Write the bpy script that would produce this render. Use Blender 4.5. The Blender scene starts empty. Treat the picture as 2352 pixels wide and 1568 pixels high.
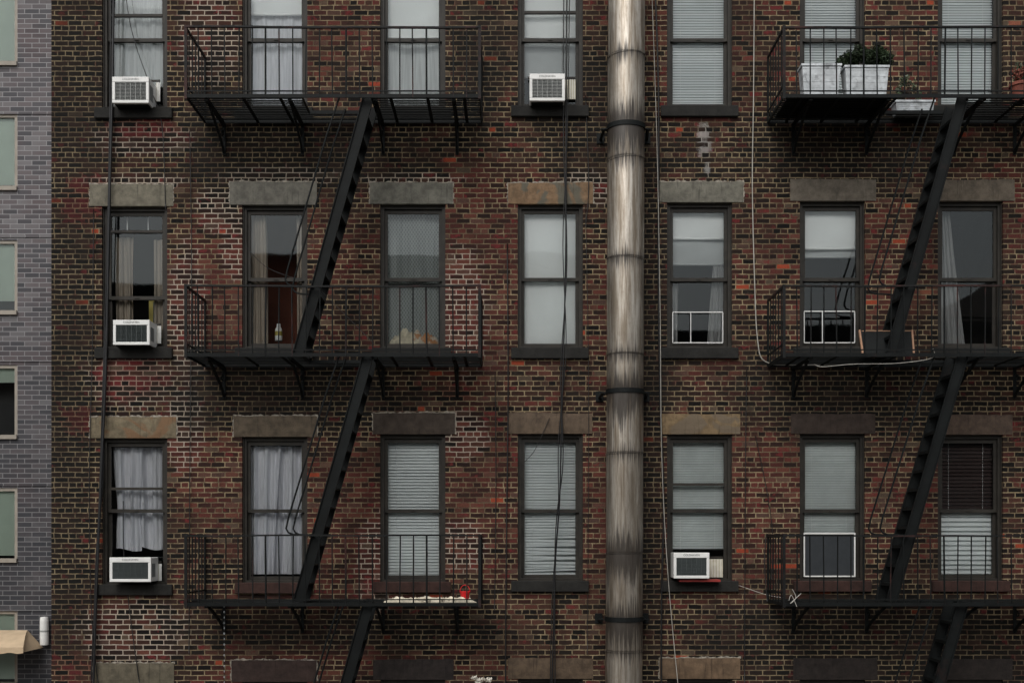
import bpy, math, random
from mathutils import Vector, Matrix
random.seed(7)
R=math.radians
scene=bpy.context.scene
CAMD=16.4; CZ=6.5; PM=170.0
def PX(px,Y=0.0): return (px-1176)/PM*(CAMD+Y)/CAMD
def PZ(py,Y=0.0): return CZ+(1235-py)/PM*(CAMD+Y)/CAMD

# ---------------------------------------------------------------- node helpers
class NT:
    def __init__(s,name):
        s.m=bpy.data.materials.new(name); s.m.use_nodes=True
        s.t=s.m.node_tree; s.t.nodes.clear()
        s.out=s.n('ShaderNodeOutputMaterial')
        s.obj=s.n('ShaderNodeTexCoord').outputs['Object']
    def n(s,t,**k):
        x=s.t.nodes.new(t)
        for a,b in k.items(): setattr(x,a,b)
        return x
    def put(s,sock,v):
        if v is None: return
        if hasattr(v,'is_linked') or isinstance(v,bpy.types.NodeSocket): s.t.links.new(v,sock)
        elif isinstance(v,(tuple,list)) and len(v)==3 and sock.type=='RGBA': sock.default_value=(*v,1)
        else: sock.default_value=v
    def M(s,op,a,b=None,c=None,clamp=False):
        x=s.n('ShaderNodeMath',operation=op); x.use_clamp=clamp
        s.put(x.inputs[0],a); s.put(x.inputs[1],b)
        if c is not None: s.put(x.inputs[2],c)
        return x.outputs[0]
    def sep(s,v):
        x=s.n('ShaderNodeSeparateXYZ'); s.put(x.inputs[0],v); return x.outputs
    def comb(s,a,b,c):
        x=s.n('ShaderNodeCombineXYZ'); s.put(x.inputs[0],a); s.put(x.inputs[1],b); s.put(x.inputs[2],c); return x.outputs[0]
    def noise(s,vec,scale,detail=3,rough=.5,col=False,dist=0):
        x=s.n('ShaderNodeTexNoise'); s.put(x.inputs['Vector'],vec); x.inputs['Scale'].default_value=scale
        x.inputs['Detail'].default_value=detail; x.inputs['Roughness'].default_value=rough; x.inputs['Distortion'].default_value=dist
        return x.outputs['Color' if col else 'Fac']
    def mr(s,v,a,b,c=0.,d=1.,smooth=True):
        x=s.n('ShaderNodeMapRange'); x.interpolation_type='SMOOTHSTEP' if smooth else 'LINEAR'
        s.put(x.inputs[0],v)
        for i,q in enumerate((a,b,c,d)): x.inputs[i+1].default_value=q
        return x.outputs[0]
    def mix(s,f,a,b,mode='MIX'):
        x=s.n('ShaderNodeMix',data_type='RGBA',blend_type=mode)
        s.put(x.inputs[0],f); s.put(x.inputs[6],a); s.put(x.inputs[7],b); return x.outputs[2]
    def ramp(s,f,stops,const=False):
        x=s.n('ShaderNodeValToRGB'); s.put(x.inputs[0],f); r=x.color_ramp
        while len(r.elements)<len(stops): r.elements.new(.5)
        for e,(p,c) in zip(r.elements,stops): e.position=p; e.color=(*c,1)
        return x.outputs[0]
    def wn(s,w):
        x=s.n('ShaderNodeTexWhiteNoise',noise_dimensions='1D'); s.put(x.inputs['W'],w); return x.outputs['Value']
    def bump(s,h,strength=.5,dist=.01):
        x=s.n('ShaderNodeBump'); s.put(x.inputs['Height'],h); x.inputs['Strength'].default_value=strength; x.inputs['Distance'].default_value=dist; return x.outputs[0]
    def bsdf(s,col,rough=.7,metal=0.,nrm=None,**k):
        x=s.n('ShaderNodeBsdfPrincipled'); s.put(x.inputs['Base Color'],col); s.put(x.inputs['Roughness'],rough); s.put(x.inputs['Metallic'],metal)
        if nrm is not None: s.put(x.inputs['Normal'],nrm)
        for a,b in k.items(): s.put(x.inputs[a.replace('_',' ')],b)
        return x.outputs[0]
    def fin(s,sh): s.t.links.new(sh,s.out.inputs[0]); return s.m
def mul(c,k): return tuple(q*k for q in c)
def pm(name,col,rough=.7,metal=0.,var=.3,scale=8.,col2=None,th=(.5,.7),bumps=0.2,spec=.5):
    t=NT(name); n=t.noise(t.obj,scale,5,.6)
    c=t.mix(t.mr(n,.3,.7),mul(col,1-var),mul(col,1+var*.6))
    if col2: c=t.mix(t.mr(t.noise(t.obj,scale*.6,6,.7),*th),c,col2)
    nr=t.bump(t.noise(t.obj,scale*5,3),bumps,.004) if bumps else None
    return t.fin(t.bsdf(c,rough,metal,nr,Specular_IOR_Level=spec))

def ellipse(t,u,z,cx,cz,rx,rz):
    a=t.M('POWER',t.M('ABSOLUTE',t.M('DIVIDE',t.M('SUBTRACT',u,cx),rx)),2.)
    b=t.M('POWER',t.M('ABSOLUTE',t.M('DIVIDE',t.M('SUBTRACT',z,cz),rz)),2.)
    return t.M('SUBTRACT',1.,t.M('ADD',a,b),clamp=True)
def emask(t,u,z,lst):
    r=None
    for (px,py,rx,ry) in lst:
        e=ellipse(t,u,z,PX(px),PZ(py),rx/PM*1.3,ry/PM*1.3)
        r=e if r is None else t.M('MAXIMUM',r,e)
    return r

def red_brick():
    t=NT('old_red_brick')
    x,y,z=t.sep(t.obj); u=t.M('ADD',x,y)
    v0=t.comb(u,z,0.)
    w=t.n('ShaderNodeVectorMath',operation='MULTIPLY_ADD')
    t.put(w.inputs[0],t.noise(v0,6,4,.65,col=True)); w.inputs[1].default_value=(.030,.020,0); t.put(w.inputs[2],v0)
    b=t.n('ShaderNodeTexBrick'); t.put(b.inputs['Vector'],w.outputs[0]); b.squash=.55; b.squash_frequency=5
    b.inputs['Scale'].default_value=1; b.inputs['Brick Width'].default_value=.184; b.inputs['Row Height'].default_value=.0685
    b.inputs['Mortar Size'].default_value=.0074; b.inputs['Mortar Smooth'].default_value=.2
    b.inputs['Color1'].default_value=(0,0,0,1); b.inputs['Color2'].default_value=(1,1,1,1); b.inputs['Mortar'].default_value=(.5,.5,.5,1)
    tint=t.M('MULTIPLY',b.outputs['Color'],1.); mort=b.outputs['Fac']
    r2=t.wn(t.M('MULTIPLY',tint,77.7)); r3=t.wn(t.M('MULTIPLY_ADD',tint,31.3,5.))
    sooty=t.ramp(tint,[(0,(.006,.0052,.0048)),(.3,(.012,.0095,.008)),(.55,(.022,.0145,.011)),(.78,(.036,.019,.014)),(.92,(.052,.024,.017)),(1,(.042,.029,.022))])
    reds=t.ramp(tint,[(0,(.018,.011,.009)),(.25,(.040,.016,.013)),(.5,(.066,.021,.017)),(.72,(.090,.027,.021)),(.9,(.106,.040,.028)),(1,(.068,.040,.032))])
    big=t.noise(v0,.42,4,.6)
    redz=emask(t,u,z,[(1100,620,140,230),(480,650,90,140),(780,560,110,120),(1420,1150,500,170),(800,1180,130,190),(1430,740,90,150),(330,330,150,60),(500,1080,90,130),(2080,1150,100,150),(1100,1150,100,170),(2060,640,80,150),(320,860,130,60),(760,1500,350,70),(1760,1130,90,150),(1620,860,100,60)])
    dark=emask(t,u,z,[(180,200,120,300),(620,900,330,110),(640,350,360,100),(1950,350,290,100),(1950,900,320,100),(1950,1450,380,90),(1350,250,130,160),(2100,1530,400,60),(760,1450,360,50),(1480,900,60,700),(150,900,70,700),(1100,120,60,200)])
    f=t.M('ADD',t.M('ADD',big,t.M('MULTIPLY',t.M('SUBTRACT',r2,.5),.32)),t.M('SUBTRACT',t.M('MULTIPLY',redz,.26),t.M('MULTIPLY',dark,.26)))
    f=t.mr(f,.44,.68)
    col=t.mix(f,sooty,reds)
    col=t.mix(t.M('MULTIPLY',t.M('GREATER_THAN',r3,.994),.8),col,(.30,.055,.026))
    col=t.mix(t.M('MULTIPLY',t.M('GREATER_THAN',t.wn(t.M('MULTIPLY_ADD',tint,53.1,2.)),.98),.45),col,(.13,.095,.065))
    # red paint remnants
    pn=t.noise(v0,7,5,.7)
    red=emask(t,u,z,[(190,460,46,56),(325,295,85,24),(300,865,80,50),(185,965,42,32),(160,1535,45,28),(215,440,26,38),(1050,900,30,18),(850,1345,20,24)])
    rm=t.mr(t.M('ADD',t.M('MULTIPLY',red,.42),t.M('ADD',t.M('SUBTRACT',pn,.5),t.M('MULTIPLY',t.M('SUBTRACT',r2,.5),.55))),.26,.34)
    col=t.mix(t.M('MULTIPLY',rm,.75),col,(.125,.018,.020))
    fine=t.noise(v0,60,5,.7); med=t.noise(v0,14,4,.7)
    col=t.mix(1.,col,t.ramp(fine,[(.25,(.55,.55,.55)),(.75,(1.45,1.45,1.45))]),'MULTIPLY')
    col=t.mix(t.mr(med,.56,.78,0,.28),col,(.10,.080,.062))
    # darker patches on the brick faces, stronger inside the dark zones
    st=t.noise(t.comb(t.M('MULTIPLY',u,3.2),t.M('MULTIPLY',z,.28),0.),1.,5,.65)
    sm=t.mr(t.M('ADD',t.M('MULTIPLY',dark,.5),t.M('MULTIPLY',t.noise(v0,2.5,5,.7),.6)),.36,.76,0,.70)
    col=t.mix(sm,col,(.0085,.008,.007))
    # mortar
    mn=t.noise(v0,1.1,4,.65); mn2=t.noise(v0,7,5,.7)
    mc=t.mix(t.mr(mn,.38,.60),(.125,.092,.056),(.285,.222,.135))
    mc=t.mix(t.mr(mn2,.42,.62,0,.76),mc,(.045,.035,.025))
    wh=emask(t,u,z,[(640,405,150,26),(480,90,80,120),(310,1450,150,80),(300,870,120,80),(1060,720,70,170),(430,720,50,190),(425,980,50,120),(860,1300,50,130),(330,320,130,46),(1060,1000,70,60),(1350,430,70,50),(560,560,60,100),(1060,1250,70,70),(310,415,130,20),(945,412,130,18),(500,480,60,60)])
    wm=t.mr(t.M('ADD',t.M('MULTIPLY',wh,.42),t.M('MULTIPLY',mn2,.6)),.45,.61)
    mc=t.mix(t.M('MULTIPLY',wm,.70),mc,(.44,.375,.31))
    mc=t.mix(t.M('MULTIPLY',rm,.5),mc,(.18,.06,.045))
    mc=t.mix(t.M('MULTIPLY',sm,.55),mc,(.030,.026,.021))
    thr=t.mr(t.M('ADD',mort,t.M('MULTIPLY',t.M('SUBTRACT',t.noise(v0,45,3),.5),.6)),.32,.70)
    c=t.mix(thr,col,mc)
    # efflorescence
    ef=emask(t,u,z,[(1618,325,20,48),(1624,385,10,26)])
    em=t.mr(t.M('ADD',t.M('MULTIPLY',ef,.32),t.M('ADD',t.M('MULTIPLY',t.noise(v0,22,5,.8),.5),t.M('MULTIPLY',t.M('SUBTRACT',r2,.5),.22))),.44,.62)
    c=t.mix(t.M('MULTIPLY',t.M('MULTIPLY',em,.62),t.mr(ef,0.,.25)),c,(.42,.41,.39))
    c=t.mix(t.mr(st,.50,.78,0,.45),c,(.010,.009,.008))
    h=t.M('ADD',t.M('MULTIPLY',t.M('SUBTRACT',1.,thr),.8),t.M('ADD',t.M('MULTIPLY',fine,.35),t.M('MULTIPLY',r2,.3)))
    return t.fin(t.bsdf(c,.9,0.,t.bump(h,.75,.010),Specular_IOR_Level=.15))
def grey_brick():
    t=NT('grey_glazed_brick')
    x,y,z=t.sep(t.obj); u=t.M('ADD',x,y); v0=t.comb(u,z,0.)
    b=t.n('ShaderNodeTexBrick'); t.put(b.inputs['Vector'],v0)
    b.inputs['Scale'].default_value=1; b.inputs['Brick Width'].default_value=.32; b.inputs['Row Height'].default_value=.107
    b.inputs['Mortar Size'].default_value=.0085; b.inputs['Mortar Smooth'].default_value=.3
    b.inputs['Color1'].default_value=(0,0,0,1); b.inputs['Color2'].default_value=(1,1,1,1)
    tint=t.M('MULTIPLY',b.outputs['Color'],1.)
    c=t.ramp(tint,[(0,(.050,.050,.056)),(.4,(.082,.077,.083)),(.7,(.112,.096,.100)),(1,(.155,.15,.155))])
    c=t.mix(t.mr(t.noise(v0,.9,4),.45,.7,0,.5),c,(.092,.062,.063))
    ground_shade=t.mr(z,3.,15.,.88,0.)  # shade near the ground painted into the wall colour, fading upward
    c=t.mix(t.M('MULTIPLY',ground_shade,t.mr(t.noise(v0,1.5,5,.7),.2,.6,.6,1.)),c,(.022,.024,.029))
    mc=t.mix(t.M('MULTIPLY',ground_shade,.7),(.25,.245,.25),(.085,.085,.09))
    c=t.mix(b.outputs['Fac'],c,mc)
    return t.fin(t.bsdf(c,.65,0.,t.bump(t.M('SUBTRACT',1.,b.outputs['Fac']),.4,.006),Specular_IOR_Level=.25))
def stone(name,col,col2=None):
    t=NT(name); n=t.noise(t.obj,7,6,.7); n2=t.noise(t.obj,40,4,.7)
    c=t.mix(t.mr(n,.3,.7),mul(col,.65),mul(col,1.25))
    c=t.mix(t.mr(n2,.55,.75,0,.5),c,mul(col,.35))
    if col2: c=t.mix(t.mr(t.noise(t.obj,2.2,4,.5,dist=1.),.5,.58),c,col2)
    x,y,z=t.sep(t.obj)
    st=t.noise(t.comb(t.M('MULTIPLY',x,22.),t.M('MULTIPLY',z,2.),0.),1.,4,.6)
    c=t.mix(t.mr(st,.54,.75,0,.65),c,mul(col,.28))
    return t.fin(t.bsdf(c,.85,0.,t.bump(t.M('ADD',n,t.M('MULTIPLY',n2,.5)),.6,.012),Specular_IOR_Level=.3))
def glass_mat():
    t=NT('window_glass')
    nr=t.bump(t.noise(t.obj,1.6,1,.3),.12,.012)
    g=t.n('ShaderNodeBsdfGlossy'); g.inputs['Roughness'].default_value=.02; t.put(g.inputs['Normal'],nr); g.inputs['Color'].default_value=(.90,.97,1,1)
    tr=t.n('ShaderNodeBsdfTransparent'); tr.inputs['Color'].default_value=(.955,.97,.962,1)
    fr=t.n('ShaderNodeFresnel'); fr.inputs['IOR'].default_value=1.5
    m=t.n('ShaderNodeMixShader'); t.put(m.inputs[0],t.M('MULTIPLY',fr.outputs[0],1.2,clamp=True))
    t.t.links.new(tr.outputs[0],m.inputs[1]); t.t.links.new(g.outputs[0],m.inputs[2])
    return t.fin(m.outputs[0])
def cloth(name,col,trans=.1,alpha=1.,lattice=False):
    t=NT(name)
    x,y,z=t.sep(t.obj)
    n=t.noise(t.comb(t.M('MULTIPLY',x,30.),0.,t.M('MULTIPLY',z,1.5)),1.,4,.6)
    c=t.mix(t.mr(n,.3,.7),mul(col,.76),mul(col,1.05))
    a=alpha
    if lattice:
        p=t.M('SINE',t.M('MULTIPLY',t.M('ADD',t.M('MULTIPLY',x,1.5),z),100.)); q=t.M('SINE',t.M('MULTIPLY',t.M('SUBTRACT',t.M('MULTIPLY',x,1.5),z),100.))
        l=t.M('MAXIMUM',p,q); a=t.mr(l,.4,.95,.48,.80)
    d=t.bsdf(c,.9); tl=t.n('ShaderNodeBsdfTranslucent'); t.put(tl.inputs[0],c)
    m=t.n('ShaderNodeMixShader'); m.inputs[0].default_value=trans; t.t.links.new(d,m.inputs[1]); t.t.links.new(tl.outputs[0],m.inputs[2])
    sh=m.outputs[0]
    if alpha<1 or lattice:
        tr=t.n('ShaderNodeBsdfTransparent'); m2=t.n('ShaderNodeMixShader'); t.put(m2.inputs[0],a)
        t.t.links.new(tr.outputs[0],m2.inputs[1]); t.t.links.new(sh,m2.inputs[2]); sh=m2.outputs[0]
    return t.fin(sh)
PIPEJ=[132,295,368,595,815,900,1040,1268,1420,1492]
def pipe_mat():
    t=NT('weathered_steel'); x,y,z=t.sep(t.obj)
    g=t.n('ShaderNodeNewGeometry').outputs['Position']; gx,gy,gz=t.sep(g)
    ang=t.M('ARCTAN2',x,y)
    st=t.noise(t.comb(t.M('MULTIPLY',ang,3.2),t.M('MULTIPLY',gz,.8),3.),1.,7,.72)
    st2=t.noise(t.comb(t.M('MULTIPLY',ang,11.),t.M('MULTIPLY',gz,1.3),8.),1.,5,.7)
    blot=t.noise(t.comb(t.M('MULTIPLY',ang,1.5),t.M('MULTIPLY',gz,4.),1.),1.,7,.75)
    rnd=t.n('ShaderNodeObjectInfo').outputs['Random']
    c=t.mix(t.mr(st,.36,.66),(.25,.205,.155),(.66,.61,.54))
    c=t.mix(t.mr(st2,.48,.70,0,.60),c,(.15,.105,.07))
    c=t.mix(t.mr(blot,.50,.75,0,.55),c,(.24,.20,.155))
    c=t.mix(t.M('MULTIPLY',rnd,.45),c,(.20,.175,.14))
    msk=None
    for py in PIPEJ:
        zj=PZ(py,-.36); big=py in(295,900,1420,1268)
        L=.80 if big else .36; k=1. if big else .7
        m=t.M('MULTIPLY',t.mr(gz,zj-L,zj,0,k,False),t.M('LESS_THAN',gz,zj+.01))
        m2=t.M('MULTIPLY',t.mr(gz,zj,zj+L*.7,k*.85,0,False),t.M('GREATER_THAN',gz,zj+.009))
        q=t.M('ADD',m,m2)
        msk=q if msk is None else t.M('MAXIMUM',msk,q)
    s=t.mr(t.M('ADD',t.M('MULTIPLY',msk,.34),t.M('MULTIPLY',t.M('ADD',st2,st),.48)),.58,.74)
    c=t.mix(t.M('MULTIPLY',s,.93),c,(.018,.013,.010))
    rough=t.M('ADD',.30,t.M('MULTIPLY',blot,.25))
    metal=t.M('SUBTRACT',.90,t.M('MULTIPLY',s,.7))
    return t.fin(t.bsdf(c,rough,metal,t.bump(blot,.25,.010)))

BR=red_brick(); GB=grey_brick(); GLASS=glass_mat(); PIPE=pipe_mat()
FRAME=pm('brown_frame_paint',(.023,.020,.016),.55,0,.35,6,(.040,.034,.026),(.55,.75),.1,.3)
IRON=pm('black_iron_paint',(.0042,.0055,.0056),.6,0,.4,5,(.014,.008,.007),(.60,.74),.3,.18)
IRON2=pm('rusty_rail_paint',(.006,.0068,.0068),.6,0,.4,3,(.040,.015,.013),(.50,.66),.3,.22)
SILL=stone('sooty_sill_stone',(.015,.0145,.013)); SILLR=stone('brown_sill_stone',(.038,.018,.014))
CEM=pm('cement_pointing',(.29,.26,.215),.9,0,.5,20,(.09,.07,.055),(.5,.62),.6)
ROOM=pm('dark_room_wall',(.028,.028,.028),.9,0,.2,2,None,bumps=0)
ROOMR=pm('rust_room_wall',(.22,.065,.035),.9,0,.2,2,None,bumps=0)
WHITE=pm('white_enamel',(.70,.70,.68),.4,0,.08,5,(.42,.40,.35),(.66,.8),.05)
GREYG=pm('ac_grille_plastic',(.30,.31,.30),.5,0,.1,6,None,bumps=0)
DARKG=pm('ac_dark_plastic',(.05,.06,.06),.5,0,.1,6,None,bumps=0)
CREAM=pm('cream_panel',(.46,.43,.34),.6,0,.2,5,(.28,.24,.16),(.6,.75),.1)
BLIND=pm('blind_slat',(.86,.89,.89),.55,0,.04,3,None,bumps=0)
BLINDD=pm('blind_slat_worn',(.76,.80,.79),.6,0,.10,3,None,bumps=0)
BLINDR=pm('dark_red_blind',(.030,.014,.013),.7,0,.2,3,None,bumps=0)
SHADE=pm('white_roller_shade',(.90,.91,.90),.8,0,.03,2,None,bumps=0)
SHADEG=pm('grey_shade_or_reflection',(.50,.52,.52),.8,0,.06,2,None,bumps=0)
CURT=cloth('white_curtain_fabric',(.84,.84,.89)); CURTG=cloth('grey_curtain_fabric',(.50,.50,.50),.1,.8); CURTB=cloth('beige_curtain_fabric',(.46,.39,.32)); SHEER=cloth('sheer_curtain_fabric',(.78,.80,.80),.1,.9)
LACE=cloth('lace_fabric',(.52,.56,.55),.15,1.,True)
BLACK=pm('black_cable_rubber',(.005,.005,.006),.5,0,.2,4,None,bumps=0)
LCAB=pm('pale_cable_rubber',(.42,.40,.36),.6,0,.2,4,None,bumps=0)
WOOD=pm('pale_wood',(.36,.20,.12),.7,0,.2,10,None,bumps=.1)
RED=pm('red_plastic',(.62,.015,.02),.35,0,.1,5,None,bumps=0)
REDB=pm('red_painted_board',(.25,.02,.015),.6,0,.3,9,None,bumps=.1)
GALV=pm('galvanized_steel',(.55,.58,.60),.45,.15,.25,9,(.20,.21,.22),(.52,.68),.1)
TERRA=pm('terracotta',(.20,.055,.035),.8,0,.2,12,None,bumps=.2)
SOIL=pm('soil',(.03,.02,.015),.95,0,.3,20,None,bumps=.5)
LEAF=pm('boxwood_leaf',(.030,.047,.023),.6,0,.6,9,None,bumps=0,spec=.2)
LEAF2=pm('herb_leaf',(.06,.085,.045),.55,0,.5,12,None,bumps=0)
CLOTHW=pm('cream_cloth',(.62,.56,.44),.9,0,.3,14,(.35,.28,.18),(.6,.7),.5)
CLOTHO=pm('orange_cloth',(.45,.22,.10),.9,0,.3,9,(.5,.45,.38),(.5,.55),.5)
PETAL=pm('white_petal',(.70,.66,.58),.7,0,.2,9,None,bumps=0)
SCREEN=pm('insect_screen_mesh',(.030,.034,.038),.7,0,.1,9,None,bumps=0,spec=.2)
YELLOW=pm('yellow_label',(.45,.36,.08),.6,0,.1,5,None,bumps=0)
BEIGE=pm('beige_window_trim',(.27,.24,.20),.6,0,.15,4,None,bumps=.1)
CANVAS=pm('tan_canvas',(.50,.38,.25),.9,0,.12,3,None,bumps=.2)
GREENB=pm('pale_green_blind',(.40,.47,.40),.8,0,.08,1.5,None,bumps=0)

# ---------------------------------------------------------------- mesh builder
class MB:
    def __init__(s): s.v=[];s.f=[];s.mi=[];s.mats=[]
    def mat(s,m):
        if m not in s.mats: s.mats.append(m)
        return s.mats.index(m)
    def face(s,pts,m):
        i=len(s.v); s.v+=[tuple(p) for p in pts]; s.f.append(tuple(range(i,i+len(pts)))); s.mi.append(s.mat(m))
    def box(s,x0,x1,y0,y1,z0,z1,m):
        if x0>x1:x0,x1=x1,x0
        if z0>z1:z0,z1=z1,z0
        if y0>y1:y0,y1=y1,y0
        i=len(s.v); s.v+=[(x,y,z) for z in(z0,z1) for y in(y0,y1) for x in(x0,x1)]
        for q in ((0,2,3,1),(4,5,7,6),(0,1,5,4),(2,6,7,3),(0,4,6,2),(1,3,7,5)):
            s.f.append(tuple(i+k for k in q)); s.mi.append(s.mat(m))
    def beam(s,p,q,w,h,m,up=(0,1,0)):
        p=Vector(p);q=Vector(q); d=(q-p).normalized(); a=d.cross(Vector(up))
        if a.length<1e-4: a=d.cross(Vector((1,0,0)))
        a.normalize(); b=a.cross(d).normalized(); a=a*w/2; b=b*h/2
        i=len(s.v)
        for c in(p,q):
            for sa,sb in((-1,-1),(1,-1),(1,1),(-1,1)): s.v.append(tuple(c+a*sa+b*sb))
        for k in((0,1,2,3),(7,6,5,4),(0,4,5,1),(1,5,6,2),(2,6,7,3),(3,7,4,0)):
            s.f.append(tuple(i+j for j in k)); s.mi.append(s.mat(m))
    def tube(s,pts,r,m,n=6):
        pts=[Vector(p) for p in pts]; i0=len(s.v)
        for k,p in enumerate(pts):
            d=(pts[min(k+1,len(pts)-1)]-pts[max(k-1,0)]).normalized()
            a=d.cross(Vector((0,1,0)))
            if a.length<.05: a=d.cross(Vector((1,0,0)))
            a.normalize(); b=d.cross(a)
            for j in range(n):
                t=2*math.pi*j/n; s.v.append(tuple(p+(a*math.cos(t)+b*math.sin(t))*r))
        mi=s.mat(m)
        for k in range(len(pts)-1):
            for j in range(n):
                s.f.append((i0+k*n+j,i0+k*n+(j+1)%n,i0+(k+1)*n+(j+1)%n,i0+(k+1)*n+j)); s.mi.append(mi)
        s.f.append(tuple(i0+j for j in range(n))); s.mi.append(mi)
        s.f.append(tuple(i0+(len(pts)-1)*n+j for j in range(n))[::-1]); s.mi.append(mi)
    def lathe(s,cx,cy,prof,m,n=24):
        i0=len(s.v)
        for r,z in prof:
            for j in range(n):
                t=2*math.pi*j/n; s.v.append((cx+r*math.cos(t),cy+r*math.sin(t),z))
        mi=s.mat(m)
        for k in range(len(prof)-1):
            for j in range(n):
                s.f.append((i0+k*n+j,i0+k*n+(j+1)%n,i0+(k+1)*n+(j+1)%n,i0+(k+1)*n+j)); s.mi.append(mi)
    def sheet(s,fn,nu,nv,m):
        i0=len(s.v)
        for a in range(nu+1):
            for b in range(nv+1): s.v.append(tuple(fn(a/nu,b/nv)))
        mi=s.mat(m)
        for a in range(nu):
            for b in range(nv):
                k=i0+a*(nv+1)+b; s.f.append((k,k+nv+1,k+nv+2,k+1)); s.mi.append(mi)
    def obj(s,name,parent=None,smooth=False,bevel=0):
        me=bpy.data.meshes.new(name); me.from_pydata(s.v,[],s.f)
        for m in s.mats: me.materials.append(m)
        for p,mi in zip(me.polygons,s.mi): p.material_index=mi; p.use_smooth=smooth
        o=bpy.data.objects.new(name,me); scene.collection.objects.link(o)
        if parent: o.parent=parent
        if bevel:
            b=o.modifiers.new('bevel','BEVEL'); b.width=bevel; b.segments=2; b.limit_method='ANGLE'
        return o
def empty(name):
    o=bpy.data.objects.new(name,None); scene.collection.objects.link(o); return o

# ---------------------------------------------------------------- main building
bld=empty('brick_apartment_building')
COLX=[309,631,948,1264,1607,1912,2229,2546]
TOPS={'A':[-72]*8,'B':[473,470,468,468,464,461,461,461],'C':[1005,1002,996,995,996,995,997,995],'D':[1571,1564,1559,1557,1557,1559,1559,1559]}
BOT={'A':[250,250,250,246,246,246,246,246],'B':[800]*8,'C':[1342,1338,1336,1334,1334,1334,1334,1334],'D':[1890]*8}
HW=75
XL=PX(118); XR=PX(2352)+4.5; ZT=PZ(-72)+1.1; TH=.24
w=MB()
prev=XL
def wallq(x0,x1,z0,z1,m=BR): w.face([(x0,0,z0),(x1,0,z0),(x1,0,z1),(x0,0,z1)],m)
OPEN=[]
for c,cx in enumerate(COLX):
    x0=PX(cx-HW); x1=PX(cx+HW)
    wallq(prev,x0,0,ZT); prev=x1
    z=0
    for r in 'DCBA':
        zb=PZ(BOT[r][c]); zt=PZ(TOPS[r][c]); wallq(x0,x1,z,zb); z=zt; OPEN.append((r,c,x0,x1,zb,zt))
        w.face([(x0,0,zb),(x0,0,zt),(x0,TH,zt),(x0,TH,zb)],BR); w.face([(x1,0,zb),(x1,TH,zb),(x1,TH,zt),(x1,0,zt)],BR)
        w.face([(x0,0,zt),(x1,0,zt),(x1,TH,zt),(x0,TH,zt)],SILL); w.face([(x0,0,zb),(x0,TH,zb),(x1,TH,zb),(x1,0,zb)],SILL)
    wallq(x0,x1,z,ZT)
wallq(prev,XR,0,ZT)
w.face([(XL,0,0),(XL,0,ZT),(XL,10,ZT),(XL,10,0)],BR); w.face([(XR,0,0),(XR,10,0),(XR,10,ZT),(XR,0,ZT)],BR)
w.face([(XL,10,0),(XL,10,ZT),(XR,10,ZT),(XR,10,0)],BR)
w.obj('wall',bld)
rf=MB(); rf.box(XL-.05,XR+.05,-.12,10.05,ZT+.002,ZT+.16,SILL); rf.obj('roof',bld)

# lintels
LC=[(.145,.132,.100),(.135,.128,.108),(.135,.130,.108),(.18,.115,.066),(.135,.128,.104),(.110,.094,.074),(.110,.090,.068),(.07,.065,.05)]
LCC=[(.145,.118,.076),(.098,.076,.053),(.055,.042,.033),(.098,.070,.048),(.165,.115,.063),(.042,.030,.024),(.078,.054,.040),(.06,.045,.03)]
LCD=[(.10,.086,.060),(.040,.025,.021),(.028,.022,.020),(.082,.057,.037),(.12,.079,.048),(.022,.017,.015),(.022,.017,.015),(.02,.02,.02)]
LB={'B':[(207,397,424),(528,728,418),(850,1040,420),(1167,1362,420),(1515,1707,418),(1815,2012,412),(2140,2330,413),(2450,2640,413)],
'C':[(207,405,957),(537,728,955),(857,1045,948),(1167,1360,948),(1517,1700,950),(1817,2010,950),(2140,2325,952),(2450,2640,950)],
'D':[(215,400,1522),(532,727,1515),(857,1042,1513),(1167,1362,1510),(1515,1700,1510),(1822,2015,1510),(2140,2325,1512),(2450,2640,1512)],
'A':[(cx-97,cx+97,-120) for cx in COLX]}
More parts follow.
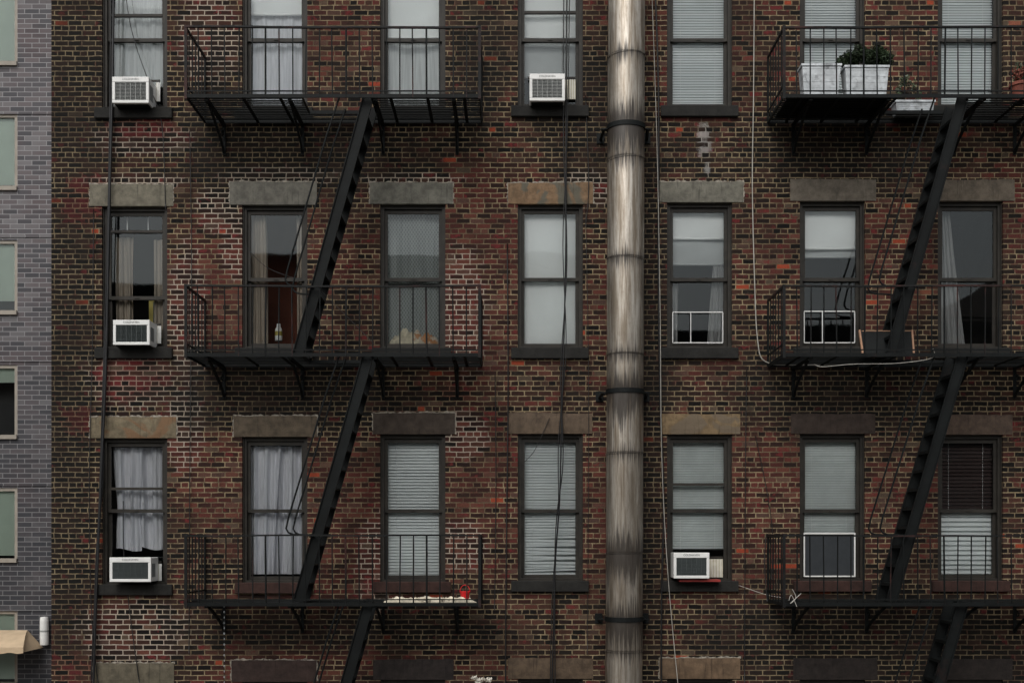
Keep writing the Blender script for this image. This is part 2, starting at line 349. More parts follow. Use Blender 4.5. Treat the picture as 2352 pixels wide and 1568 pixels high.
for r,cols in (('A',LC),('B',LC),('C',LCC),('D',LCD)):
    for c in range(8):
        a,b,t=LB[r][c]
        sp=None
        if r=='B' and c==3: sp=(.10,.092,.070)
        if r=='C' and c==0: sp=(.16,.095,.052)
        if r=='C' and c==4: sp=(.13,.10,.068)
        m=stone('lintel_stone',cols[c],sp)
        q=MB(); x0=PX(a);x1=PX(b);z0=PZ(TOPS[r][c])-.004;z1=PZ(t)
        nx=14; nz=4
        random.seed(c*7+ord(r))
        jt=[random.uniform(-.007,.005) for _ in range(nx+1)]; jb=[random.uniform(-.002,.003) for _ in range(nx+1)]; tilt=random.uniform(-.012,.012)
        def fn(u,v):
            i=int(round(u*nx)); x=x0+(x1-x0)*u; zt=z1+jt[i]+tilt*(u-.5); zb=z0+abs(jb[i])*.5
            e=.006 if (u in(0,1) or v in (0,1)) else 0
            return (x,-.016+e+random.uniform(-.002,.002),zb+(zt-zb)*v)
        q.sheet(fn,nx,nz,m)
        q.sheet(lambda u,v:(x0+(x1-x0)*u,-.010+v*.22,z1+jt[int(round(u*nx))]+tilt*(u-.5)),nx,1,m)
        q.sheet(lambda u,v:(x0+(x1-x0)*u,-.010+v*.22,z0),nx,1,m)
        for xx in(x0,x1): q.face([(xx,-.010,z0),(xx,.2,z0),(xx,.2,z1),(xx,-.010,z1)],m)
        q.obj('lintel',bld)
        if (r=='B' and c<5) or (r=='C' and c in(0,1,2)) or (r=='D' and c in(0,1,4)):
            q=MB()
            N=70; ph=random.uniform(0,9)
            def wv(k): return .015+.007*math.sin(k*.37+ph)+.005*math.sin(k*1.13+ph*2)+random.uniform(-.002,.002)
            wd_=[max(.003,wv(k)) for k in range(N+1)]
            q.sheet(lambda u,v:(x0-.012+(x1-x0+.024)*u,-.004,z1-.012+tilt*(u-.5)+v*(.012+wd_[int(round(u*N))])),N,1,CEM)
            wl=[max(.002,wv(k)*.9) for k in range(31)]
            q.sheet(lambda u,v:(x0+.004-v*(.004+wl[int(round(u*30))]),-.0035,z0+(z1-z0)*u),30,1,CEM)
            if random.random()<.7: q.sheet(lambda u,v:(x1-.004+v*(.004+wl[30-int(round(u*30))]),-.0035,z0+(z1-z0)*u),30,1,CEM)
            q.obj('lintel_pointing',bld)
# sills
for r in 'ABC':
    for c,cx in enumerate(COLX):
        q=MB(); zt=PZ(BOT[r][c]); m=SILLR if (r=='C' and c in(1,2,5,6)) else SILL
        q.box(PX(cx-90),PX(cx+88),-.055,.16,zt-.14,zt+.006,m); q.obj('sill',bld,bevel=.008)

# ---------------------------------------------------------------- windows
YU=.115; YL=.150; YC=.195
def blind(par,x0,x1,z0,z1,m,pitch=.036,tilt=.010,y=YC,mess=0.):
    q=MB(); n=max(1,int((z1-z0)/pitch)); random.seed(int(x0*100)+int(z0*10))
    for i in range(n):
        zt=z1-i*pitch; zb=zt-pitch*.90; j=random.uniform(-.002,.002)
        sk=mess*random.uniform(-1,1)*(i/n)**2
        ty=tilt*random.uniform(.75,1.25)
        zm=(zt+zb)/2
        q.face([(x0,y+ty+j,zt),(x1,y+ty+j,zt+sk),(x1,y-ty*.1,zm+sk),(x0,y-ty*.1,zm)],m)
        q.face([(x0,y-ty*.1,zm),(x1,y-ty*.1,zm+sk),(x1,y-ty+j,zb+sk),(x0,y-ty+j,zb)],m)
    q.face([(x0,y+.05,z0),(x1,y+.05,z0),(x1,y+.05,z1),(x0,y+.05,z1)],SHADEG)
    for f in(.18,.82):
        xx=x0+(x1-x0)*f; q.box(xx-.0015,xx+.0015,y-tilt-.004,y-tilt-.002,z0,z1,SHADE)
    q.obj('blind',par)
def curtain(par,xa0,xa1,z0,z1,m,xb0=None,xb1=None,folds=6,amp=.02,y=YC+.02,hem=.0,waist=0.):
    xb0=xa0 if xb0 is None else xb0; xb1=xa1 if xb1 is None else xb1
    ph=random.uniform(0,6)
    q=MB()
    def fn(u,v):
        tt=v
        a=xb0+(xa0-xb0)*tt; b=xb1+(xa1-xb1)*tt
        uu=u+.03*math.sin(7*u+3*v+ph)
        x=a+(b-a)*uu
        mid=(a+b)/2; x=mid+(x-mid)*(1-waist*math.exp(-((v-.42)/.22)**2))
        yy=y+amp*(math.sin(uu*folds*6.28+ph+1.1*math.sin(2*v))+.45*math.sin(uu*folds*2.3*6.28+ph*2+v*2)+.5*math.sin(uu*folds*.6*6.28+ph*3+v))*(.5+.5*(1-v*.5))
        z=z0+(z1-z0)*v+hem*math.sin(u*5+ph)*(1-v)
        return(x,max(y-.03,yy),z)
    q.sheet(fn,110,20,m); q.obj('curtain',par,smooth=True)
def shade(par,x0,x1,z0,z1,m,y=YC,wr=.004):
    q=MB(); q.sheet(lambda u,v:(x0+(x1-x0)*u,y+wr*math.sin(u*4+v*5)+wr*.7*math.sin(9*v-u*6),z0+(z1-z0)*v),20,20,m)
    q.box(x0,x1,y-.012,y+.006,z0-.012,z0+.012,m); q.obj('roller_shade_or_reflection',par,smooth=True)

WIN={}
for (r,c,x0,x1,zb,zt) in OPEN:
    q=MB(); cw=.050
    q.box(x0,x0+cw,.06,TH-.01,zb,zt,FRAME); q.box(x1-cw,x1,.06,TH-.01,zb,zt,FRAME)
    q.box(x0+cw,x1-cw,.063,TH-.012,zt-cw*1.1,zt,FRAME); q.box(x0+cw,x1-cw,.05,TH-.012,zb,zb+.035,FRAME)
    q.box(x0+.002,x0+.018,.04,.06,zb,zt,FRAME); q.box(x1-.018,x1-.002,.04,.06,zb,zt,FRAME)
    a0=x0+cw;a1=x1-cw;b0=zb+.035;b1=zt-cw*1.1
    py={'A':96,'B':644,'C':1173,'D':1720}[r]
    zm=PZ(py,.15)
    if r=='B' and c==0: zm=PZ(686,.15)
    sw=.044
    q.box(a0,a0+sw,YU-.02,YU+.015,zm-.02,b1,FRAME);q.box(a1-sw,a1,YU-.02,YU+.015,zm-.02,b1,FRAME)
    q.box(a0+sw,a1-sw,YU-.018,YU+.014,b1-sw*1.3,b1,FRAME);q.box(a0+sw,a1-sw,YU-.018,YU+.014,zm-.024,zm+.024,FRAME)
    q.box(a0,a0+sw,YL-.018,YL+.015,b0,zm+.018,FRAME);q.box(a1-sw,a1,YL-.018,YL+.015,b0,zm+.018,FRAME)
    q.box(a0+sw,a1-sw,YL-.016,YL+.014,b0,b0+.05,FRAME);q.box(a0+sw,a1-sw,YL-.016,YL+.014,zm-.018,zm+.018,FRAME)
    q.box((a0+a1)/2-.03,(a0+a1)/2+.03,YU-.03,YU-.0185,zm-.006,zm+.006,FRAME)
    ex={('A',0):[38],('A',3):[31],('B',0):[533],('C',0):[1122],('C',4):[1112]}.get((r,c),[])
    for e in ex:
        ze=PZ(e,.12); q.box(a0+sw,a1-sw,YU-.03,YU+.01,ze-.018,ze+.018,FRAME)
    gx0=a0+sw;gx1=a1-sw
    # panes are never perfectly plumb
    rr=random.Random(ord(r)*31+c); e1=rr.uniform(-.004,.004); e2=rr.uniform(-.004,.004); e3=rr.uniform(-.003,.003)
    q.face([(gx0,YU+e1,zm),(gx1,YU+e2,zm),(gx1,YU+e2+e3,b1-.04),(gx0,YU+e1+e3,b1-.04)],GLASS)
    q.face([(gx0,YL-e1,b0+.04),(gx1,YL-e3,b0+.04),(gx1,YL-e3+e2,zm),(gx0,YL-e1+e2,zm)],GLASS)
    wo=q.obj('window',bld)
    q=MB(); m=ROOMR if (r,c)==('B',1) else ROOM
    X0=x0-.25;X1=x1+.25;Z0=zb-.3;Z1=zt+.2;Y0=TH+.003;Y1=2.2 if m is ROOM else 1.3
    q.face([(X0,Y1,Z0),(X1,Y1,Z0),(X1,Y1,Z1),(X0,Y1,Z1)],m)
    for xx in(X0,X1): q.face([(xx,Y0,Z0),(xx,Y1,Z0),(xx,Y1,Z1),(xx,Y0,Z1)],m)
    for zz in(Z0,Z1): q.face([(X0,Y0,zz),(X1,Y0,zz),(X1,Y1,zz),(X0,Y1,zz)],m)
    q.obj('room',bld)
    WIN[(r,c)]=(gx0-.02,gx1+.02,b0,b1,zm)

random.seed(21)
def W(k): return WIN[k]
def zz(py): return PZ(py,YC)
# Row A
a=W(('A',0)); curtain(bld,a[0],a[1],zz(200),a[3],SHEER,folds=3,amp=.018)
a=W(('A',1)); shade(bld,a[0],a[1],zz(35),a[3],SHADE); curtain(bld,a[0],a[1],a[2],a[3],CURT,folds=4,amp=.012,y=YC+.05)
a=W(('A',2)); shade(bld,a[0],a[1],zz(88),a[3],SHADE); curtain(bld,a[0],a[1],a[2],zz(80),SHEER,folds=1,amp=.022,y=YC+.05)
a=W(('A',3)); shade(bld,a[0],a[1],zz(88),a[3],SHADE); shade(bld,a[0],a[1],zz(175),zz(80),SHADEG,y=YC+.05)
for k in (4,5,6):
    a=W(('A',k)); blind(bld,a[0],a[1],a[2],a[3],BLIND)
# Row B
a=W(('B',0)); curtain(bld,PX(268,.25),PX(308,.25),zz(735),zz(545),CURTB,folds=3,amp=.02); curtain(bld,PX(355,.25),PX(376,.25),a[2],zz(550),CURTB,folds=2,amp=.012)
q=MB()
for px in(292,340): q.box(PX(px,.2)-.006,PX(px,.2)+.006,.205,.215,zz(530),zz(498),SHADE)
q.obj('window_guard',bld)
q=MB(); q.box(PX(346,.5),PX(385,.5),.42,.6,PZ(742,.4),PZ(690,.4),YELLOW)
for k in range(3): q.box(PX(352+k*11,.42),PX(356+k*11,.42),.415,.419,PZ(740,.4),PZ(692,.4),DARKG)
q.obj('book_row',bld)
a=W(('B',1)); curtain(bld,a[0],PX(612,.25),a[2],a[3],CURTB,a[0],PX(618,.25),folds=4,amp=.015); curtain(bld,PX(683,.25),a[1],a[2],a[3],CURTB,folds=2,amp=.012)
a=W(('B',2)); curtain(bld,a[0],a[1],a[2],a[3],LACE,folds=2,amp=.010); curtain(bld,a[0],a[0]+.12,a[2],a[3],CURTG,folds=3,amp=.01,y=YC+.06)
a=W(('B',3)); shade(bld,a[0],a[1],a[2],a[3],SHADE,wr=.008)
a=W(('B',4)); shade(bld,a[0],a[1],zz(549),a[3],SHADE); shade(bld,a[0],a[1],zz(607),zz(545),SHADEG,y=YC+.03); curtain(bld,PX(1638,.25),PX(1668,.25),a[2],zz(610),CURTG,PX(1622,.25),PX(1668,.25),folds=4,amp=.02); curtain(bld,a[0],PX(1556,.25),a[2],zz(650),CURTG,folds=2,amp=.02)  # grey shade below the white one stands in for reflected sky
a=W(('B',5)); shade(bld,a[0],a[1],zz(572),a[3],SHADE); shade(bld,a[0],a[1],zz(590),zz(560),SHADEG,y=YC+.03)  # lower grey strip imitates a sky reflection, built as a shade
a=W(('B',6)); curtain(bld,a[0],PX(2180,.25),a[2],a[3],CURTG,a[0],PX(2215,.25),folds=4,amp=.02)
def guard(px0,px1,pt,pb,mid,mat=WHITE):
    y=.10; q=MB(); x0=PX(px0,y);x1=PX(px1,y);z1=PZ(pt,y);z0=PZ(pb,y);s=.006
    q.box(x0,x1,y-.01,y+.005,z1-s,z1+s,mat);q.box(x0,x1,y-.01,y+.005,z0-s,z0+s,mat)
    for xx in [x0,x1]+[x0+(x1-x0)*m for m in mid]: q.box(xx-s*.8,xx+s*.8,y-.009,y+.004,z0+s,z1-s,mat)
    q.obj('window_guard',bld)
guard(1545,1660,717,787,[.36]); guard(1847,1963,715,787,[.36])
y=.09; q=MB(); x0=PX(1848,y);x1=PX(1963,y); q.box(x0,x1,y,y+.01,PZ(1320,y),PZ(1225,y),SCREEN); q.obj('insect_screen',bld)
y=.075; q=MB()
for (p0,p1,p2,p3) in((1846,1965,1223,1226),(1846,1965,1321,1324),(1846,1849,1226,1321),(1962,1965,1226,1321)): q.box(PX(p0,y),PX(p1,y),y,y+.012,PZ(p3,y),PZ(p2,y),WHITE)
q.obj('screen_frame',bld)
# Row C
a=W(('C',0)); mx=(a[0]+a[1])/2
curtain(bld,a[0],mx+.05,zz(1262),a[3]-.06,CURT,a[0]+.02,mx+.02,folds=2.2,amp=.034,hem=.02,waist=.16); curtain(bld,mx-.05,a[1],zz(1258),a[3]-.06,CURT,mx-.06,a[1],folds=2.2,amp=.034,hem=.03,y=YC+.06,waist=.12)
a=W(('C',1)); mx=(a[0]+a[1])/2
curtain(bld,a[0],mx+.05,zz(1318),a[3]-.06,CURT,a[0],mx-.05,folds=2.2,amp=.034); curtain(bld,mx-.02,a[1],zz(1318),a[3]-.06,CURT,mx-.08,a[1]-.04,folds=2.4,amp=.034,y=YC+.06)
a=W(('C',2)); blind(bld,a[0],a[1],a[2],a[3],BLIND,.042,.016)
a=W(('C',3)); blind(bld,a[0],a[1],a[2],a[3],BLIND,.038,.014,mess=.04)
a=W(('C',4)); blind(bld,a[0],a[1],zz(1262),a[3],BLINDD,.034,.010)
a=W(('C',5)); blind(bld,a[0],a[1],a[2],a[3],BLINDD,.034,.010)
a=W(('C',6)); blind(bld,a[0],a[1],zz(1172),a[3],BLINDR,.05,.012); blind(bld,a[0],a[1],a[2],zz(1176),BLIND,.065,.022)
a=W(('C',7)); blind(bld,a[0],a[1],a[2],a[3],BLIND)
a=W(('B',7)); blind(bld,a[0],a[1],a[2],a[3],BLIND)
for c in (1,3,4): 
    a=W(('D',c)); blind(bld,a[0],a[1],a[2],a[3]-.15,BLINDD)
# bottle on sill
q=MB(); y=.24; bx=PX(640,y); z0=PZ(783,y)
q.lathe(bx,y,[(0.001,z0),(.048,z0),(.05,z0+.02),(.05,z0+.07)],SHADE); q.lathe(bx,y,[(.0505,z0+.07),(.049,z0+.13)],YELLOW)
q.lathe(bx,y,[(.049,z0+.13),(.046,z0+.16),(.028,z0+.19),(.026,z0+.235),(.001,z0+.236)],SHADE); q.obj('plastic_bottle',None,smooth=True)
def heap(name,x0,x1,y0,y1,z0,h,m,seed=1,nu=40,nv=14,par=None):
    random.seed(seed); ph=[random.uniform(0,6) for _ in range(8)]
    q=MB()
    def fn(u,v):
        e=max(0,math.sin(math.pi*u))**.5*max(0,math.sin(math.pi*v))**.6
        hh=h*e*(.68+.13*math.sin(9*u+ph[0]+5*v)+.11*math.sin(19*u+ph[1]-7*v)+.08*math.sin(37*u+ph[2]+11*v))
        return(x0+(x1-x0)*u+.02*math.sin(v*9+ph[3]),y0+(y1-y0)*v+.015*math.sin(u*21+ph[4])*math.sin(math.pi*v),z0+max(0,hh))
    q.sheet(fn,nu,nv,m); return q.obj(name,par,smooth=True)
y=.17; z0=PZ(790,y)
heap('folded_clothes',PX(897,y),PX(965,y),.168,.23,z0,.25,CLOTHW,seed=3)
heap('folded_clothes',PX(935,y),PX(1005,y),.172,.25,z0,.24,CLOTHO,seed=5)

# ---------------------------------------------------------------- air conditioners
def ac(px0,px1,pt,pb,fill,grille,board=False):
    yf=-.26
    x0=PX(px0,yf);x1=PX(px1,yf);z1=PZ(pt,yf);z0=PZ(pb,yf); W_=x1-x0;H=z1-z0
    root=empty('window_air_conditioner')
    q=MB()
    q.box(x0,x1,yf+.03,.09,z0,z1,WHITE)
    b=.035; tb=.075*H/.38
    q.box(x0-.004,x1+.004,yf,yf+.029,z1-tb,z1+.004,WHITE); q.box(x0-.004,x1+.004,yf,yf+.029,z0-.004,z0+b,WHITE)
    q.box(x0-.004,x0+b,yf+.001,yf+.029,z0+b,z1-tb,WHITE); q.box(x1-b,x1+.004,yf+.001,yf+.029,z0+b,z1-tb,WHITE)
    q.obj('casing',root,bevel=.006)
    q=MB(); gx0=x0+b;gx1=x1-b;gz0=z0+b;gz1=z1-tb
    q.box(gx0,gx1,yf+.022,yf+.028,gz0,gz1,DARKG)
    n=13
    for i in range(n):
        z=gz0+(gz1-gz0)*(i+.5)/n; h=(gz1-gz0)/n*.34
        q.face([(gx0,yf+.004,z-h),(gx1,yf+.004,z-h),(gx1,yf+.018,z+h),(gx0,yf+.018,z+h)],grille)
    for i in range(1,6):
        xx=gx0+(gx1-gx0)*i/6; q.box(xx-.003,xx+.003,yf+.003,yf+.006,gz0,gz1,grille)
    q.obj('grille',root)
    q=MB()
    for i in range(7): q.box(x1+.001,x1+.003,yf+.06+i*.022,yf+.068+i*.022,z0+.06,z1-.08,DARKG)
    q.box(x0+.02,x1-.02,yf+.06,.0,z0-.018,z0-.001,IRON); q.obj('vents',root)
    q=MB(); wx=PX(fill,.1)
    q.box(x1+.001,wx,.085,.098,PZ(pb-2,.1),PZ(pt+14,.1),CREAM)
    for i in range(6):
        xx=x1+.01+(wx-x1)*i/6; q.box(xx,xx+.004,.079,.085,PZ(pb-2,.1),PZ(pt+14,.1),SHADE)
    q.box(x0-.02,wx,.078,.094,PZ(pt+13,.1)+.003,PZ(pt+13,.1)+.03,FRAME)
    q.obj('side_panel',root)
    if board:
        q=MB(); q.box(x0+.08,PX(1652,-.1),-.20,.08,z0-.05,z0-.02,REDB); q.obj('support_board',root)
    t=bpy.data.curves.new('brand_lettering','FONT'); t.body='COLDHAVEN'; t.size=.036; t.align_x='CENTER'; t.extrude=.0005
    o=bpy.data.objects.new('lettering',t); scene.collection.objects.link(o); o.rotation_euler=(R(90),0,0); o.location=((x0+x1)/2,yf-.0012,z1-tb*.62); o.parent=root
    t.materials.append(DARKG)
ac(258,341,177,236,368,GREYG)
ac(1217,1297,170,231,1322,GREYG)
ac(260,343,735,791,370,DARKG)
ac(252,346,1280,1335,371,DARKG)
ac(1548,1629,1269,1327,1660,DARKG,True)

# ---------------------------------------------------------------- steel duct
duct=empty('steel_exhaust_duct')
yc=-.36; RAD=.243
def ductx(py): return PX(1439-6*(py/1568),yc)
js=[-180]+PIPEJ+[1700,1950]
tilts=[0,.02,0,.02,-.012,0,0,.008,.004,0,.0,0,0]
NS=64
for i in range(len(js)-1):
    za=PZ(js[i],yc); zb=PZ(js[i+1],yc)
    q=MB(); cx=ductx((js[i]+js[i+1])/2); cz=(za+zb)/2; h=(za-zb)/2
    ta=tilts[i];tb_=tilts[i+1] if i+1<len(tilts) else 0
    rows=[(-1,RAD*.975,tb_),(-.995,RAD*.99,tb_),(-.96,RAD*.997,tb_),(0,RAD,0),(.97,RAD*1.0,ta),(.975,RAD*1.028,ta),(.995,RAD*1.028,ta),(1,RAD*.98,ta)]
    for s_,r_,tl in rows:
        for j in range(NS):
            a=2*math.pi*j/NS; q.v.append((r_*math.cos(a),r_*math.sin(a),s_*h+tl*math.cos(a)))
    mi=q.mat(PIPE)
    for k in range(len(rows)-1):
        for j in range(NS): q.f.append((k*NS+j,k*NS+(j+1)%NS,(k+1)*NS+(j+1)%NS,(k+1)*NS+j)); q.mi.append(mi)
    o=q.obj('duct_section',duct,smooth=True); o.location=(cx,yc,cz)
    es=o.modifiers.new('es','EDGE_SPLIT'); es.split_angle=R(35)
for py in(295,900,1420):
    z=PZ(py,yc); cx=ductx(py); q=MB()
    q.lathe(cx,yc,[(RAD*1.0,z-.03),(RAD*1.06,z-.03),(RAD*1.06,z+.03),(RAD*1.0,z+.03)],IRON,48)
    for s in(-1,1):
        q.beam((cx+s*(RAD+.005),yc,z-.01),(cx+s*(RAD+.09),yc+.03,z-.01),.012,.05,IRON)
        q.beam((cx+s*(RAD+.04),yc+.0,z-.01),(cx+s*(RAD+.07),-.002,z-.04),.03,.03,IRON)
        q.box(cx+s*(RAD+.07)-.05,cx+s*(RAD+.07)+.05,-.02,-.001,z-.09,z+.05,IRON)
    q.obj('wall_bracket',duct)

# ---------------------------------------------------------------- fire escapes
def fire_escape(pxl,pxr,levels,h0,h1,brk):
    root=empty('fire_escape')
    xl=PX(pxl);xr=PX(pxr);YO=-1.0;YI=-.03
    hx0=PX(h0);hx1=PX(h1);hy0=YO+.06;hy1=-.40
    ZL=[PZ(p) for p in levels]
    rndm=random.Random(int(pxl))
    for li,z in enumerate(ZL):
        q=MB()
        q.box(xl,xr,YO,YO+.012,z-.035,z+.01,IRON); q.box(xl,xr,YI-.012,YI,z-.035,z+.008,IRON)
        q.box(xl,xl+.012,YO+.012,YI-.012,z-.034,z+.009,IRON); q.box(xr-.012,xr,YO+.012,YI-.012,z-.034,z+.009,IRON)
        n=14
        for i in range(n):
            y0=YO+.05+i*(YI-YO-.06)/n; y1=y0+.036; dz=rndm.uniform(-.003,.002)
            segs=[(xl+.012,hx0),(hx1,xr-.012)] if y0<hy1 else [(xl+.012,xr-.012)]
            for s0,s1 in segs: q.box(s0,s1,y0,y1,z-.003+dz,z+.003+dz,IRON)
        q.box(hx0,hx1,hy1-.02,hy1-.012,z-.035,z+.006,IRON)
        for hx in(hx0,hx1): q.box(hx-.006,hx+.006,YO+.012,hy1,z-.035,z+.0065,IRON)
        xs=xl+.25
        while xs<xr-.1:
            if not(hx0-.05<xs<hx1+.05): q.box(xs-.02,xs+.02,YO+.012,YI-.012,z-.014,z-.0065,IRON)
            xs+=.47
        q.obj('platform',root)
        q=MB(); zr=z+.86
        M2=IRON2
        sag=[rndm.uniform(-.008,.008) for _ in range(9)]
        def rz(x):
            f=(x-xl)/(xr-xl)*7; i=int(f); return zr+sag[i]+(sag[i+1]-sag[i])*(f-i)
        for i in range(7):
            xa=xl+(xr-xl)*i/7; xb=xl+(xr-xl)*(i+1)/7-.0001
            q.beam((xa,YO+.006,rz(xa)),(xb,YO+.006,rz(xb)),.022,.034,M2)
        for x in(xl+.006,xr-.006):
            q.beam((x,YO,zr),(x,YI+.02,zr),.034,.020,M2,up=(1,0,0)); q.beam((x,YO,z+.13),(x,YI+.02,z+.13),.02,.012,IRON,up=(1,0,0))
            k=6
            for i in range(1,k+1):
                y=YO+(YI-YO)*i/(k+.0); q.tube([(x,y,z-.02),(x,y,zr)],.008 if i<k else .014,IRON)
            q.box(x-.018,x+.018,YO-.006,YO+.03,z-.05,zr+.02,M2)
        q.beam((xl,YO+.006,z+.05),(xr,YO+.006,z+.05),.016,.012,IRON)
        nb=int((xr-xl)/.163)
        for i in range(1,nb):
            x=xl+(xr-xl)*i/nb+rndm.uniform(-.006,.006); lean=rndm.uniform(-.012,.012)
            q.tube([(x,YO+.006,z-.03),(x+lean,YO+.006,rz(x)-.004)],.0085 if i%6 else .012,M2 if rndm.random()<.3 else IRON)
        q.obj('railing',root)
        q=MB()
        for bp in brk:
            x=PX(bp)
            q.box(x-.022,x+.022,-.022,-.002,z-.45,z-.04,IRON)
            pts=[]
            for k in range(9):
                u=k/8; y=-.02-.80*u; zz_=z-.42+.36*(u**.75)
                pts.append((x,y,zz_))
            for k in range(8): q.beam(pts[k],pts[k+1],.04,.022,IRON,up=(1,0,0))
            q.box(x-.024,x+.024,YO+.03,-.005,z-.060,z-.0355,IRON)
            sc=[(x,-.10-.06*math.cos(t*.7)*(1-t/12),z-.17-.06*math.sin(t*.7)*(1-t/12)) for t in range(11)]
            q.tube(sc,.010,IRON)
        q.obj('bracket',root)
    for li in range(len(ZL)):
        z1=ZL[li]; z0=ZL[li+1] if li+1<len(ZL) else z1-3.2
        xt=hx1-.04; xb=hx0-.06
        q=MB(); D=Vector((xb-xt,0,z0-z1)).normalized()
        for y in(-.90,-.46):
            p=Vector((xt,y,z1+.02));e=Vector((xb,y,z0+.01))
            q.beam(p,e,.14,.012,IRON)
            nrm=D.cross(Vector((0,1,0)))
            for s in(-1,1): q.beam(p+nrm*s*.065+Vector((0,-.015,0)),e+nrm*s*.065+Vector((0,-.015,0)),.010,.030,IRON)
        n=int((z1-z0)/.235)
        for i in range(1,n):
            f=i/n; x=xt+(xb-xt)*f; z=z1+(z0-z1)*f
            q.box(x-.070,x+.070,-.895,-.465,z-.008,z+.008,IRON)
            q.box(x-.070,x-.060,-.895,-.465,z-.03,z-.009,IRON)
        q.obj('stair',root)
        q=MB()
        off=-.40
        for y in(-.93,-.43):
            def at(z,o): 
                f=(z-z1)/(z0-z1); return (xt+(xb-xt)*f+o,y,z)
            pts=[at(z1+.02,off+.03),at(z1-.5,off),at(z0+1.6,off-.02),at(z0+1.1,off-.03)]
            b=at(z0+.95,off-.02); pts+=[b,(b[0]+.03,y,b[2]-.05),(b[0]+.09,y,b[2]-.075),at(z0+.86,-.03)]
            q.tube(pts,.012,IRON)
        q.obj('handrail',root)
    return root
fire_escape(471,1107,[280,838,1376],722,872,[515,695,880,1050])
fire_escape(1762,2398,[280,838,1376],2008,2162,[1822,1990,2190,2330])

# ---------------------------------------------------------------- things on the platforms
LV=[PZ(280),PZ(838),PZ(1376)]
def planter(pa,pb,Y,z,h,flare=.03,mat=GALV,d=.22,name='metal_planter_box'):
    x0=PX(pa,Y);x1=PX(pb,Y); q=MB(); f=flare
    b=[(x0+f,Y-d/2+f,z),(x1-f,Y-d/2+f,z),(x1-f,Y+d/2-f,z),(x0+f,Y+d/2-f,z)]
    t=[(x0,Y-d/2,z+h),(x1,Y-d/2,z+h),(x1,Y+d/2,z+h),(x0,Y+d/2,z+h)]
    q.face(b[::-1],mat)
    for i in range(4): j=(i+1)%4; q.face([b[i],b[j],t[j],t[i]],mat)
    q.box(x0-.012,x1+.012,Y-d/2-.012,Y-d/2+.006,z+h-.02,z+h+.006,mat); q.box(x0-.012,x1+.012,Y+d/2-.006,Y+d/2+.012,z+h-.02,z+h+.006,mat)
    q.box(x0-.012,x0+.006,Y-d/2+.006,Y+d/2-.006,z+h-.02,z+h+.005,mat); q.box(x1-.006,x1+.012,Y-d/2+.006,Y+d/2-.006,z+h-.02,z+h+.005,mat)
    q.face([(x0+.01,Y-d/2+.01,z+h-.03),(x1-.01,Y-d/2+.01,z+h-.03),(x1-.01,Y+d/2-.01,z+h-.03),(x0+.01,Y+d/2-.01,z+h-.03)],SOIL)
    n=5
    for i in range(n):
        zz_=z+.03+(h-.08)*i/(n-1); k=f*(1-(zz_-z)/h)
        q.box(x0+k,x1-k,Y-d/2+k-.003,Y-d/2+k+.004,zz_-.004,zz_+.004,mat)
    return q.obj(name)
planter(1838,1926,-.80,LV[0]+.023,.40)
planter(1936,2036,-.80,LV[0]+.023,.38)
planter(2052,2140,-.16,LV[0]+.02,.17,.02)
def foliage(name,blobs,n,size,mat,stems=None,seed=4):
    rr=random.Random(seed); q=MB()
    if stems:
        for a,b in stems: q.tube([a,tuple((Vector(a)+Vector(b))/2+Vector((rr.uniform(-.02,.02),0,0))),b],.006,SOIL)
    for _ in range(n):
        c=blobs[rr.randrange(len(blobs))]
        v=Vector((rr.gauss(0,1),rr.gauss(0,1),rr.gauss(0,1))).normalized()*(rr.random()**.45)
        p=Vector((c[0]+v.x*c[3],c[1]+v.y*c[4],c[2]+v.z*c[5]))
        a=Vector((rr.gauss(0,1),rr.gauss(0,1),rr.gauss(0,1))).normalized(); b=a.cross(Vector((rr.gauss(0,1),rr.gauss(0,1),rr.gauss(0,1)))).normalized()
        s=size*rr.uniform(.6,1.3)
        q.face([p-a*s,p+b*s*.5,p+a*s,p-b*s*.5],mat)
    return q.obj(name)
Yb=-.80; bl=[]; rr=random.Random(3)
for i in range(24):
    px=rr.uniform(1936,2044); h=math.sin(math.pi*(px-1918)/144)
    bl.append((PX(px,Yb),Yb+rr.uniform(-.1,.1),PZ(142-22*h*rr.random(),Yb),.095,.12,.09))
foliage('boxwood_shrub',bl,8000,.017,LEAF,[((PX(p,Yb),Yb,LV[0]+.35),(PX(p+8,Yb),Yb,LV[0]+.5)) for p in(1960,1985,2010)])
Yh=-.16
foliage('herb_plant',[(PX(p,Yh),Yh+rr.uniform(-.05,.05),PZ(rr.uniform(185,222),Yh),.05,.05,.10) for p in(2062,2075,2085,2100,2112,2068)],500,.018,LEAF2,[((PX(p,Yh),Yh,LV[0]+.17),(PX(p+3,Yh),Yh,LV[0]+.42)) for p in(2066,2085,2105)],6)
q=MB(); px=PX(2345,-.7); z=LV[0]+.01
q.lathe(px,-.7,[(.001,z),(.10,z),(.135,z+.20),(.15,z+.20),(.15,z+.24),(.13,z+.24),(.12,z+.21),(.001,z+.21)],TERRA,28); q.obj('terracotta_flower_pot',smooth=False)
foliage('potted_plant',[(px+rr.uniform(-.1,.1),-.7+rr.uniform(-.08,.08),z+.3+rr.uniform(0,.12),.07,.07,.09) for _ in range(6)],420,.02,TERRA,None,9)
foliage('potted_plant',[(px+rr.uniform(-.1,.1),-.7+rr.uniform(-.08,.08),z+.3+rr.uniform(0,.12),.07,.07,.09) for _ in range(6)],500,.02,LEAF2,None,10)
q=MB(); q.box(PX(1775),PX(2000),-.97,-.12,LV[0]+.0065,LV[0]+.021,IRON); q.obj('rubber_mat')
